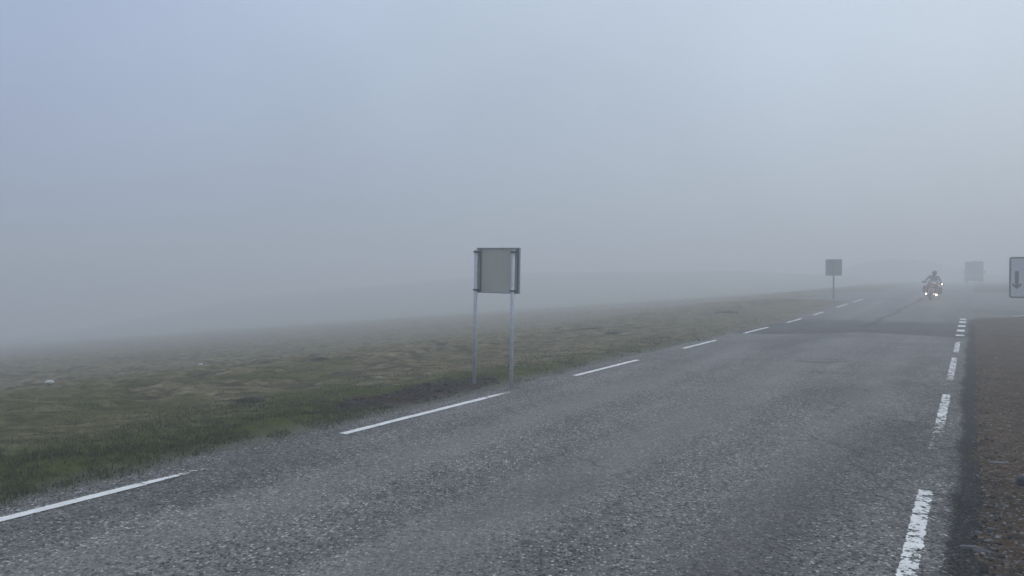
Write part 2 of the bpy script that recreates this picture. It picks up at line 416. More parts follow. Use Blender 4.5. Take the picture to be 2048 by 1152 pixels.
ckl = ckl + np.exp(-((TT - (14.35 + 0.35 * (NN + 2.3) + 0.1 * np.sin(NN * 9))) / 0.06) ** 2) * np.exp(-((NN + 2.3) / 0.45) ** 4) * 0.9
dark = 0.55 * newer
tar = np.clip(ss(-0.20, 0.0, NN + 0.13 * (fbm(TT, NN, 2, 4, 89) - .5)) * (1 - ss(29.8, 31.2, TT)), 0, 1)
damp = 0.17 * np.exp(-((NN + 1.9) / .38) ** 2) + 0.20 * np.exp(-((NN + 3.3) / .3) ** 2) + 0.45 * ss(-1.4, -0.3, NN) * (TT < 14) + 0.35 * ss(.5, .7, fbm(TT * .4, NN, .6, 3, 97)) * ss(9, 4, TT)
tarat = np.stack([tar, damp, 0 * tar], -1).reshape(-1, 3)
dark = dark + 0.30 * ss(0.55, 0.75, fbm(TT * 0.35, NN, 0.8, 4, 90)) * (1 - newer)
dark = dark + 0.35 * np.exp(-((NN + 0.75 + 0.2 * np.sin(TT * .4)) / 0.35) ** 2) * (TT < 9)
track = 0.5 * (np.exp(-((NN + 4.0) / 0.32) ** 2) + np.exp(-((NN + 2.55) / 0.40) ** 2) + 0.8 * np.exp(-((NN + 1.15) / 0.30) ** 2)) * (0.4 + 0.6 * fbm(TT * 0.3, NN, 0.7, 3, 92)) * (1 - 0.8 * newer)
wear = np.stack([np.clip(dark, 0, .95), np.clip(track * 1.1, 0, 1), np.clip(jline * 0.75 + ckl, 0, .9)], -1).reshape(-1, 3)
road = np_mesh("road", np.stack([XX, YY, ZZ], -1).reshape(-1, 3), grid_faces(len(ts), len(ns))[:, ::-1], asph, {"wear": wear, "tar": tarat})
tag(road, "narrow worn grey asphalt road with dashed white edge lines", kind='structure')

# side road across the junction
st = np.arange(30, 62, 0.22); sn = np.concatenate([np.arange(-60, -12, .8), np.arange(-12, 14, .16), np.arange(14, 75, .8)])
TT, NN = np.meshgrid(st, sn, indexing='ij'); XX, YY = xy(TT, NN)
msk = side_mask(TT, NN)
ZZ = base(XX, YY) - 0.004
F = grid_faces(len(st), len(sn))[:, ::-1]
mf = msk.reshape(-1)
V = np.stack([XX, YY, ZZ - 0.04 * (mf.reshape(msk.shape) < -0.3)], -1).reshape(-1, 3)
keep = (mf[F] > -0.5).all(1) & ~((NN.reshape(-1)[F] > LE + .1).all(1) & (NN.reshape(-1)[F] < -0.1).all(1))
F = F[keep]
used, inv = np.unique(F, return_inverse=True)
wr = np.stack([0.35 * ss(0.5, 0.75, fbm(TT, NN, .25, 4, 95)) + 0.7 * np.exp(-(msk / .3) ** 2), 0.3 * fbm(TT, NN, .4, 3, 96), 0 * TT], -1).reshape(-1, 3)
side = np_mesh("side_road", V[used], inv.reshape(F.shape), asph, {"wear": wr[used], "tar": 0 * wr[used]})
tag(side, "grey asphalt side road crossing at the foggy junction", kind='structure')

# ---------------------------------------------------------------- road paint
def paint(name, wear_lo, wear_hi, patchy):
    m = M(name)
    a = m.noise(48, 5, .75); b = m.noise(9, 4, .65); _, ed, wr_, _b = m.attr("edge")
    a = m.noise(34, 5, .72)
    f = m.math('ADD', m.math('MULTIPLY', a, .5), m.math('MULTIPLY', b, .5))
    f = m.math('SUBTRACT', f, m.math('MULTIPLY', ed, .16))
    f = m.math('SUBTRACT', f, m.math('MULTIPLY', wr_, patchy))
    alpha = m.rg(f, wear_lo, wear_hi)
    col = m.mix(m.rg(m.noise(6, 5, .7), .3, .7), (0.66, 0.65, 0.62), (0.90, 0.90, 0.88))
    col = m.mix(m.rg(m.noise(90, 3, .7), .55, .7, 0, .5), col, (0.30, 0.29, 0.28))
    m.bump(a, .4, .004)
    return m.fin(col, .65, Alpha=alpha, Specular_IOR_Level=0.15)
paint_old = paint("flaking_road_paint", .468, .490, .30)
paint_new = paint("road_paint", .30, .36, .26)
def dash(t0, t1, n0, n1, mat, fade=0.0, dz=0.006, skew=0.0, label=None):
    a = np.linspace(t0, t1, max(6, int((t1 - t0) / .03))); b = np.linspace(n0, n1, 9)
    A, B = np.meshgrid(a, b, indexing='ij')
    u = (B - n0) / (n1 - n0)
    B2 = B + 0.005 * (fbm(A, B * 0, 6, 3, 99) - .5) + skew * (A - t0)
    X, Y = xy(A, B2)
    Z_ = base(X, Y) + 0.008 * (fbm(A, B2, 0.8, 3, 81) - 0.5) + dz
    ed = np.clip(np.abs(u - .5) * 2 - .75, 0, .25) * 4
    ends = np.minimum(A - t0, t1 - A); ed = np.maximum(ed, 1 - ss(0, .06, ends))
    wr_ = fade * ss(t1 - 0.55 * (t1 - t0) if fade < 1 else t0 - .1, t1, A) if fade > 0 else -fade * (1 - ss(t0, t0 + .6 * (t1 - t0), A)) * (0.4 + 0.6 * u)
    at = np.stack([ed, wr_, 0 * ed], -1).reshape(-1, 3)
    o = np_mesh("edge_line_dash", np.stack([X, Y, Z_], -1).reshape(-1, 3), grid_faces(len(a), 9)[:, ::-1], mat, {"edge": at}, parent=road)
    if label: o['label'] = label
    return o
for t0, t1, fd in ((-4.5, -1.4, .0), (0.45, 3.42, .0), (5.48, 8.02, .0), (10.45, 13.02, 0), (15.5, 17.95, 0), (20.5, 23.3, 0), (25.9, 28.4, 0),
                   (30.8, 33.0, 0), (36.6, 40.0, 0), (41.9, 45.8, 0)):
    dash(t0, t1, -5.17, -5.075, paint_new, fd)
dash(3.42, 4.0, -5.165, -5.085, paint_new, 1.0)
dash(8.02, 8.8, -5.165, -5.085, paint_new, 1.0)
for t0, t1, fd in ((2.4, 6.17, -.55), (7.42, 11.25, -.55), (12.75, 16.3, -.12), (17.45, 20.3, 0)):
    dash(t0, t1, -0.325, -0.215, paint_old, fd)
for t0, t1 in ((22.3, 22.75), (24.1, 24.95), (26.3, 27.1), (28.4, 29.2), (30.1, 30.8)):
    dash(t0, t1, -0.36, -0.17, paint_new)
# edge line of the side road
a = np.linspace(0, 1, 40); b = np.linspace(-.06, .06, 5); A, B = np.meshgrid(a, b, indexing='ij')
tt0 = 33.0 + 4.1 * A + B * .4; nn0 = 1.25 + 2.55 * A - B
X, Y = xy(tt0, nn0)
np_mesh("edge_line_dash", np.stack([X, Y, base(X, Y) + .006], -1).reshape(-1, 3), grid_faces(40, 5)[:, ::-1], paint_new, {"edge": np.zeros((200, 3))}, parent=side)

# ---------------------------------------------------------------- grass
def ground_z(X, Y):
    """height of the finished ground near a point, from the polar grid"""
    r = np.hypot(X, Y); a = np.degrees(np.arctan2(X, Y))
    i = np.clip(np.searchsorted(rr, r) - 1, 0, len(rr) - 2); fi = np.clip((r - rr[i]) / (rr[i + 1] - rr[i]), 0, 1)
    j = np.clip(np.searchsorted(aa, a) - 1, 0, len(aa) - 2); fj = np.clip((a - aa[j]) / (aa[j + 1] - aa[j]), 0, 1)
    return (Z[i, j] * (1 - fi) + Z[i + 1, j] * fi) * (1 - fj) + (Z[i, j + 1] * (1 - fi) + Z[i + 1, j + 1] * fi) * fj
def scatter(nmax, y0, y1, nlo, nhi, pw=1.0):
    Y = y0 * (y1 / y0) ** rng.random(nmax) if pw == 1 else (y0 ** (1 - pw) + rng.random(nmax) * (y1 ** (1 - pw) - y0 ** (1 - pw))) ** (1 / (1 - pw))
    X = Y * (rng.random(nmax) * 1.46 - 0.74)
    t, n = tn(X, Y); k = (n > nlo) & (n < nhi)
    return X[k], Y[k], t[k], n[k]
X, Y, t, n = scatter(620000, 3.2, 30, -22, LE + 0.12, 1.4)
sl = -(n - LE)
g = fbm(t, n, 1.7, 3, 101); gs = fbm(t, n, 7, 2, 103)
e_here = LE + 0.10 * ss(8, 25, t) + 0.30 * (fbm(t, n, 0.9, 3, 3) - 0.5) + 0.16 * (fbm(t, n, 5, 3, 5) - 0.5)
so = ss(0.25, 0.5, np.exp(-((t - 7.9) / 1.6) ** 4 - ((n + 6.02) / 0.42) ** 2) * (0.6 + 0.8 * fbm(t, n, 2.5, 4, 31)))
prob = np.clip(0.25 + 2.2 * (gs - .38) + 1.2 * (g - .5), .03, 1) * ss(-0.04, 0.30, e_here - n) * (1 - 0.93 * so) * (1 - 0.80 * ss(1.2, 4, sl + .1 * np.maximum(t - 3, 0)))
k = rng.random(len(X)) < prob
X, Y, t, n, sl, g, gs = (q[k] for q in (X, Y, t, n, sl, g, gs))
K = len(X)
ln = (0.022 + 0.040 * rng.random(K)) * (0.55 + 0.9 * g) * (1 - 0.5 * ss(1.0, 3.5, sl)) * np.where(rng.random(K) < .02, 1.9, 1)
wd = (0.0016 + 0.0016 * rng.random(K)) * (1 + 0.16 * np.maximum(Y - 4, 0))
strw = rng.random(K) < .035; ln = ln * np.where(strw, 1.9, 1)
az = rng.random(K) * 6.283; ln_ = 0.45 + 0.75 * rng.random(K)
hx, hy = np.cos(az) * ln_, np.sin(az) * ln_
fx, fy = np.cos(az + 1.57), np.sin(az + 1.57)
zz = ground_z(X, Y) - 0.004
P0 = np.stack([X - fx * wd, Y - fy * wd, zz], -1); P1 = np.stack([X + fx * wd, Y + fy * wd, zz], -1)
mxv = ln * 0.55
P2 = np.stack([X + hx * mxv * .45 + fx * wd * .7, Y + hy * mxv * .45 + fy * wd * .7, zz + mxv], -1)
P3 = np.stack([X + hx * mxv * .45 - fx * wd * .7, Y + hy * mxv * .45 - fy * wd * .7, zz + mxv], -1)
P4 = np.stack([X + hx * ln, Y + hy * ln, zz + ln * (0.95 - 0.35 * ln_)], -1)
Vg = np.stack([P0, P1, P2, P3, P4, P4 + .00002], 1).reshape(-1, 3)
i0 = np.arange(K) * 6
Fg = np.stack([np.stack([i0, i0 + 1, i0 + 2, i0 + 3], -1), np.stack([i0 + 3, i0 + 2, i0 + 5, i0 + 4], -1)], 1).reshape(-1, 4)
dry = np.clip(ss(1.0, 4.2, sl + 1.2 * (fbm(t, n, .5, 3, 61) - .5) + .14 * np.maximum(t - 3, 0)) * .85 + (rng.random(K) < .12) * .6 + strw * 1.0 + .35 * ss(.5, .3, g), 0, 1)
ca = np.array([0.066, 0.090, 0.018]); cb = np.array([0.210, 0.180, 0.095]); cc = np.array([0.034, 0.054, 0.010])
rnd = rng.random(K)[:, None]
col = (ca * rnd + cc * (1 - rnd)) * (1 - dry[:, None]) + cb * (0.55 + .6 * rnd) * dry[:, None]
m = M("grass_blades"); cA = m.attr("tint")[0]
m.fin(cA, .75, Specular_IOR_Level=0.08)
tr_ = m.t.nodes.new("ShaderNodeBsdfTranslucent"); mxs = m.t.nodes.new("ShaderNodeMixShader"); mxs.inputs[0].default_value = .3
m.t.links.new(cA, tr_.inputs[0]); m.t.links.new(m.b.outputs[0], mxs.inputs[1]); m.t.links.new(tr_.outputs[0], mxs.inputs[2]); m.t.links.new(mxs.outputs[0], m.o.inputs[0])
grass = np_mesh("grass", Vg, Fg, m.m, {"tint": np.repeat(col, 6, 0)}, smooth=False)
tag(grass, "short green and straw coloured grass along the left verge", 'grass', kind='stuff')

# ---------------------------------------------------------------- loose gravel
ico = bmesh.new(); bmesh.ops.create_icosphere(ico, subdivisions=1, radius=1.0)
IV = np.array([v.co[:] for v in ico.verts]); IF = np.array([[v.index for v in f.verts] for f in ico.faces]); ico.free()
def pebbles(name, X, Y, zf, size, label, tone, mat):
    K = len(X); s = size[:, None] * (0.55 + 0.9 * rng.random((K, 3))); s[:, 2] *= .6
    a = rng.random(K) * 6.283; ca_, sa_ = np.cos(a), np.sin(a)
    P = IV[None] * (1 + .25 * (rng.random((K, 12, 1)) - .5)) * s[:, None, :]
    Q = np.stack([P[..., 0] * ca_[:, None] - P[..., 1] * sa_[:, None] + X[:, None], P[..., 0] * sa_[:, None] + P[..., 1] * ca_[:, None] + Y[:, None], P[..., 2] + zf[:, None] + s[:, 2:3] * .35], -1)
    Fp = (IF[None] + (np.arange(K) * 12)[:, None, None]).reshape(-1, 3)
    o = np_mesh(name, Q.reshape(-1, 3), Fp, mat, {"tint": np.repeat(tone, 12, 0)}, smooth=False)
    return tag(o, label, 'gravel', kind='stuff')
m = M("pebble_stone"); tA = m.attr("tint")[0]
peb = m.fin(m.mix(m.rg(m.noise(160, 3, .6), .3, .7, 0, .5), tA, (0.05, 0.05, 0.05)), .85, Specular_IOR_Level=0.1)
def tones(K, lo, hi, warm=0.0):
    v = lo + (hi - lo) * rng.random((K, 1)) ** 2.2
    return v * np.array([1 + warm, 1, 1 - warm]) * (1 + .06 * (rng.random((K, 3)) - .5))
X, Y, t, n = scatter(70000, 2.9, 24, -0.02, 9, 1.5)
k = (side_mask(t, n) < -.2) & (rng.random(len(X)) < np.clip(1.1 * fbm(t, n, 1.6, 3, 111) - .18 + .5 * (n < .5), 0, 1)); X, Y, t, n = X[k], Y[k], t[k], n[k]
pebbles("roadside_gravel", X, Y, ground_z(X, Y), 0.0025 + 0.016 * rng.random(len(X)) ** 7, "grey and brown gravel scattered over the dirt lay-by at right", tones(len(X), .03, .38, .07), peb)
X, Y, t, n = scatter(60000, 2.9, 30, -0.08, .35, 1.4)
k = rng.random(len(X)) < np.exp(-((n - .06) / .10) ** 2); X, Y, t, n = X[k], Y[k], t[k], n[k]
pebbles('asphalt_crumbs', X, Y, np.maximum(ground_z(X, Y), base(X, Y) - .01), 0.004 + 0.014 * rng.random(len(X)) ** 3, 'black crumbs broken from the right asphalt edge', tones(len(X), .008, .20, .02), peb)
X, Y, t, n = scatter(120000, 6, 12, -6.7, -5.4, 1.4)
k = rng.random(len(X)) < .6 * ss(0.25, 0.5, np.exp(-((t - 7.9) / 1.6) ** 4 - ((n + 6.02) / 0.42) ** 2) * (0.6 + 0.8 * fbm(t, n, 2.5, 4, 31))) * ss(.35, .6, fbm(t, n, 5, 3, 33)); X, Y, t, n = X[k], Y[k], t[k], n[k]
pebbles('peat_clods', X, Y, ground_z(X, Y), 0.006 + 0.03 * rng.random(len(X)) ** 3, 'dark crumbly peat dug up around the two-post sign', tones(len(X), .012, .09, .18), peb)
X, Y, t, n = scatter(260000, 3.4, 30, LE - .5, -5.18, 1.5)
e_here = LE + 0.10 * ss(8, 25, t) + 0.30 * (fbm(t, n, 0.9, 3, 3) - 0.5) + 0.16 * (fbm(t, n, 5, 3, 5) - 0.5)
k = (rng.random(len(X)) < 1.0 * np.exp(-((n - e_here - .03) / .15) ** 2)); X, Y, t, n = X[k], Y[k], t[k], n[k]
zf = np.maximum(ground_z(X, Y), base(X, Y) - .002)
pebbles("verge_grit", X, Y, zf, 0.003 + 0.0065 * rng.random(len(X)) ** 3, "pale grit between the left edge line and the grass", tones(len(X), .07, .50, .02), peb)

# ---------------------------------------------------------------- stones that can be pointed at
def at_px(u, v, z=0.0):
    """ground point seen at pixel u, v (pitch included), marched on the land"""
    p = R(0.887); dx = (u - 1024) / FPX; dz = -(v - 576) / FPX
    d = np.array([dx, math.cos(p) + dz * math.sin(p), -math.sin(p) + dz * math.cos(p)])
    s = 2.0
    while s < 400:
        q = d * s
        if CAMH + q[2] < float(base(q[0], q[1])) + z: break
        s *= 1.002
    return q[0], q[1], float(base(q[0], q[1]))
def stone(u, v, size, label, mat, seed, group=None, name="stone", flat=1.0, yaw=0.0):
    x, y, z = at_px(u, v)
    if size[0] < .12 and v < 800:          # sits on top of the nearest hummock crest
        c_ = [(x * q, y * q) for q in np.linspace(.90, 1.06, 25)]
        zs_ = ground_z(np.array([p[0] for p in c_]), np.array([p[1] for p in c_]))
        k_ = int(np.argmax((zs_ - CAMH) / np.array([math.hypot(*p) for p in c_]))); x, y = c_[k_]
    z = float(ground_z(np.array([x]), np.array([y]))[0])
    rs = random.Random(seed); bm = bmesh.new(); bmesh.ops.create_icosphere(bm, subdivisions=3, radius=1.0)
    pl = [(Vector((rs.uniform(-1, 1), rs.uniform(-1, 1), rs.uniform(-.6, 1))).normalized(), rs.uniform(.55, .9)) for _ in range(9)]
    for vv in bm.verts:
        for nn_, d_ in pl:
            e_ = vv.co.dot(nn_) - d_
            if e_ > 0: vv.co -= nn_ * e_
        vv.co = Vector((vv.co.x * size[0], vv.co.y * size[1], vv.co.z * size[2])) * (1 + .05 * rs.uniform(-1, 1))
    o = obj(name, bm, mat)
    o.location = (x, y, z + size[2] * .5); o.rotation_euler = (0, 0, yaw)
    return tag(o, label, 'stone', group)
stone_w = simple("white_quartz", (0.62, 0.62, 0.60), .7, var=.2, scale=20)
stone_g = simple("grey_slate", (0.135, 0.13, 0.135), .75, var=.3, scale=30)
stone_d = simple("dark_heather_tussock", (0.062, 0.058, 0.038), .95, var=.5, scale=9)
stone(97, 775, (.10, .06, .045), "small white stone on the moor near the left edge of the photo", stone_w, 1)
stone(402, 744, (.06, .04, .035), "tiny pale stone on the moor left of the two-post sign", stone_w, 2)
stone(758, 773, (.07, .045, .03), "small pale stone in grass just left of the two-post sign", simple("mossy_pale_rock", (0.20, 0.21, 0.12), .9, var=.3), 3)
stone(1955, 1101, (.085, .032, .018), "long flat grey stone on the dark tarry edge of the lay-by", stone_g, 4, yaw=R(-38))
stone(1992, 925, (.07, .03, .014), "thin flat stone lying in the lay-by dirt", stone_g, 14, yaw=R(-8))
tusm = simple("dead_sedge", (0.10, 0.088, 0.052), .9, var=.5, scale=14)
def tussock(u, v, rad, hgt, label, seed):
    x, y, z = at_px(u, v); z = float(ground_z(np.array([x]), np.array([y]))[0]); q = random.Random(seed)
    bm = bmesh.new()
    for k in range(420):
        a = q.uniform(0, 6.283); rr_ = rad * math.sqrt(q.random()); bx = rr_ * math.cos(a) * 1.3; by = rr_ * math.sin(a)
        l = hgt * (1.25 - .7 * rr_ / rad) * q.uniform(.6, 1.2); o = q.uniform(.3, 1.1) * l; w_ = .006; f = a + q.uniform(-.8, .8)
        p = [(bx - w_ * math.sin(f), by + w_ * math.cos(f), -.03), (bx + w_ * math.sin(f), by - w_ * math.cos(f), -.03), (bx + o * .4 * math.cos(f) + w_ * .7 * math.sin(f), by + o * .4 * math.sin(f) - w_ * .7 * math.cos(f), l * .65), (bx + o * .4 * math.cos(f) - w_ * .7 * math.sin(f), by + o * .4 * math.sin(f) + w_ * .7 * math.cos(f), l * .65)]
        vs = [bm.verts.new(c_) for c_ in p]; bm.faces.new(vs); t_ = bm.verts.new((bx + o * math.cos(f), by + o * math.sin(f), l * .8)); bm.faces.new((vs[3], vs[2], t_))
    o = obj("tussock", bm, tusm); o.location = (x, y, z); return tag(o, label, 'tussock', "dark tussocks on the moor")
for i, a_ in enumerate(((640, 724, .17, .08, "dark low tussock left of the two-post sign"), (1188, 665, .26, .12, "larger dark tussock right of the two-post sign"),
        (1232, 669, .24, .09, "dark low tussock just right of the larger tussock"), (1453, 629, .36, .14, "faint dark tussock near the road before the single-post sign"),
        (500, 810, .13, .07, "brown tussock in the green verge grass left of the bare peat"))): tussock(*a_, 50 + i)

# ---------------------------------------------------------------- signs
galv = simple("galvanised_steel", (0.50, 0.52, 0.55), .45, .35, .14, 18)
galv_d = simple("dull_aluminium_edge", (0.34, 0.37, 0.41), .5, .35, .15, 14)
m = M("bare_sign_back")
pn = m.noise(5, 4, .6, vec=m.scale(m.co, (3, 3, .35)))
cback = m.mix(m.rg(pn, .35, .7), (0.48, 0.48, 0.41), (0.52, 0.52, 0.45))
cback = m.mix(m.rg(m.noise(60, 4, .7), .62, .75, 0, .35), cback, (0.13, 0.13, 0.12))
panelm = m.fin(cback, m.rg(pn, .3, .7, .45, .6), .25)
clampm = simple("clamp_steel", (0.10, 0.105, 0.11), .5, .6)
frontm = simple("grey_sign_front", (0.55, 0.56, 0.58), .4)

def yaw_for_perp(): return -R(30.72)     # local +X runs to the road's right, local +Y along the road
def two_post():
    # posts at t~9.5; panel seen from behind
    t_l = 8.91; nl, nr = -5.90, -5.31
    (x, y) = xy(t_l, (nl + nr) / 2)
    zb = float(ground_z(np.array([x]), np.array([y]))[0])
    r_ = thing("road_sign", "grey back of a square road sign on two galvanised posts", "road sign", (x, y, zb - .02), (0, R(1.1), yaw_for_perp()))
    hw = (nr - nl) / 2
    zc, H, W, cx = 1.582, .62, .685, .03
    for s in (-1, 1):
        bm = bmesh.new(); tube(bm, (s * hw, 0, -.3), (s * hw, 0, 1.845), .027, seg=20); tube(bm, (s * hw, 0, 1.845), (s * hw, 0, 1.86), .029, .025, seg=20)
        obj("post", bm, galv, r_, True)
        for z in (zc - .27, zc + .25):
            bm = bmesh.new()
            lathe(bm, [(.0265, z - .012), (.033, z - .012), (.033, z + .012), (.0265, z + .012)], (s * hw, 0, 0), 'Z', 20)
            box(bm, (s * hw - .036, .012, z), (.012, .05, .018), .002)
            box(bm, (s * hw + .036, .012, z), (.012, .05, .018), .002)
            bmesh.ops.remove_doubles(bm, verts=bm.verts, dist=.0001)
            obj("clamp", bm, clampm, r_)
        bm = bmesh.new(); box(bm, (s * hw + .048, .043, zc), (.007, .018, H - .035), .002)
        obj("stiffener", bm, clampm, r_)
    bm = bmesh.new(); box(bm, (cx, .060, zc), (W - .03, .010, H - .03), .002)
    obj("panel", bm, panelm, r_)
    bm = bmesh.new()
    for q in (-1, 1):
        box(bm, (cx + q * (W / 2 - .0075), .052, zc), (.015, .030, H), .002)
        box(bm, (cx, .052, zc + q * (H / 2 - .0075)), (W - .031, .030, .015), .002)
    obj("rim", bm, galv_d, r_)
    return r_
two_post()

def one_post():
    x, y, z = at_px(1667, 599)
    n_ = tn(x, y)
    zb = float(ground_z(np.array([x]), np.array([y]))[0])
    r_ = thing("road_sign", "square grey sign on a single post, pale in the fog beside the junction", "road sign", (x, y, zb), (0, 0, yaw_for_perp() + R(8)))
    k = y / FPX
    bm = bmesh.new(); tube(bm, (0, 0, -.3), (0, 0, 79 * k), .042, seg=16); obj("post", bm, simple("dull_post", (.14, .15, .16), .5, .4), r_, True)
    hw, hh, zc = 15.3 * k, 16.4 * k, 65.2 * k
    bm = bmesh.new(); box(bm, (0, .07, zc), (2 * hw - .03, .012, 2 * hh - .03), .003); obj("panel", bm, simple("weathered_sign_back", (.21, .225, .205), .5, .2), r_)
    bm = bmesh.new()
    for q in (-1, 1):
        box(bm, (q * (hw - .010), .065, zc), (.02, .03, 2 * hh), .003); box(bm, (0, .065, zc + q * (hh - .010)), (2 * hw - .0405, .03, .02), .003)
    obj("rim", bm, galv_d, r_)
    for dz in (-.3, .3):
        bm = bmesh.new(); tube(bm, (0, 0, zc + dz - .015), (0, 0, zc + dz + .015), .048, seg=16); box(bm, (0, .045, zc + dz), (.5, .02, .03), .002)
        obj("clamp", bm, clampm, r_)
one_post()

def arrow_sign():
    x, y, z = at_px(2051, 649)
    zb = float(ground_z(np.array([x]), np.array([y]))[0])
    k = math.hypot(x, y) / FPX * .837
    r_ = thing("arrow_sign", "pale sign with dark border and downward arrow on a low post in gravel", "traffic sign", (x, y, zb), (0, 0, -math.atan2(x, y)))
    k = math.hypot(x, y) * math.cos(math.atan2(x, y)) / FPX
    bm = bmesh.new(); tube(bm, (0, .05, -.3), (0, .05, 132 * k), .034, seg=18); obj("post", bm, galv, r_, True)
    W, H, zc = 33.5 * k * .85, 41.5 * k, (649 - 555.5) * k
    face = simple("pale_sign_face", (0.54, 0.56, 0.58), .5, var=.06); blk = simple("dark_sign_ink", (0.018, 0.024, 0.034), .6)
    def rounded(w_, h_, rad, y_, th):
        bm = bmesh.new(); pts = []
        for cx, cz, a0 in ((w_ - rad, h_ - rad, 0), (-w_ + rad, h_ - rad, 90), (-w_ + rad, -h_ + rad, 180), (w_ - rad, -h_ + rad, 270)):
            for q in range(7): a = R(a0 + 15 * q); pts.append((cx + rad * math.cos(a), y_, zc + cz + rad * math.sin(a)))
        return bm, pts
    def solid(bm, pts, th):
        f = bm.faces.new([bm.verts.new(p) for p in pts]); r = bmesh.ops.extrude_face_region(bm, geom=[f])
        for v in r['geom']:
            if isinstance(v, bmesh.types.BMVert): v.co.y += th
        bmesh.ops.recalc_face_normals(bm, faces=bm.faces); return bm
    bm, p = rounded(W, H, .07, 0, .012); solid(bm, p, .012); obj("panel", bm, face, r_)
    # border band
    bm = bmesh.new(); _, po = rounded(W - .004, H - .004, .068, -.003, 0); _, pi = rounded(W - .050, H - .050, .035, -.003, 0)
    vo = [bm.verts.new(q) for q in po]; vi = [bm.verts.new(q) for q in pi]; L = len(vo)
    for q in range(L): bm.faces.new((vo[q], vo[(q + 1) % L], vi[(q + 1) % L], vi[q]))
    bmesh.ops.recalc_face_normals(bm, faces=bm.faces); obj("border", bm, blk, r_)
    # arrow
    ax = -18.0 * k * .85; top = zc + 13 * k; bot = zc - 23 * k; sw = 3.9 * k * .85
    bm = bmesh.new()
    pts = [(-sw, top), (sw, top), (sw, bot + 6.8 * k), (7.4 * k, bot + 12.2 * k), (9.6 * k, bot + 9.2 * k), (9.2 * k, bot + 7.2 * k), (0, bot), (-9.2 * k, bot + 7.2 * k), (-9.6 * k, bot + 9.2 * k), (-7.4 * k, bot + 12.2 * k), (-sw, bot + 6.8 * k)]
    solid(bm, [(ax + a_ * (.85 if abs(a_) > sw else 1), -.004, b_) for a_, b_ in pts], .0035)
    obj("arrow", bm, blk, r_)
    for dz in (-.35, .35):
        bm = bmesh.new(); tube(bm, (0, .05, zc + dz - .015), (0, .05, zc + dz + .015), .04, seg=16); box(bm, (0, .018, zc + dz), (.4, .012, .03), .002)
        obj("clamp", bm, clampm, r_)
arrow_sign()

# ---------------------------------------------------------------- figures
def skin_mesh(name, verts, edges, radii, mat, parent, sub=2, root=0):
    me = bpy.data.meshes.new(name); me.from_pydata([tuple(v) for v in verts], edges, [])
    bm = bmesh.new(); bm.from_mesh(me); lay = bm.verts.layers.skin.verify(); bm.verts.ensure_lookup_table()
    for i, v in enumerate(bm.verts):
        r = radii[i]; v[lay].radius = r if isinstance(r, tuple) else (r, r); v[lay].use_root = (i == root)
    bm.to_mesh(me); bm.free()
    o = bpy.data.objects.new(name, me); C.objects.link(o)
    a = o.modifiers.new("s", 'SKIN'); a.use_smooth_shade = True
    b = o.modifiers.new("u", 'SUBSURF'); b.levels = sub; b.render_levels = sub
    dg = bpy.context.evaluated_depsgraph_get(); dg.update()
    m2 = bpy.data.meshes.new_from_object(o.evaluated_get(dg)); m2.name = name
    bpy.data.objects.remove(o); bpy.data.meshes.remove(me)
    m2.polygons.foreach_set('use_smooth', [True] * len(m2.polygons)); m2.materials.clear()
    return link(name, m2, mat, parent)
class Chain:
    def __init__(s): s.v = []; s.e = []; s.r = []
    def add(s, p, r, par=None):
        s.v.append(Vector(p)); s.r.append(r)
        if par is not None: s.e.append((par, len(s.v) - 1))
        return len(s.v) - 1
    def run(s, pts, par=None):
        for p, r in pts: par = s.add(p, r, par)
        return par
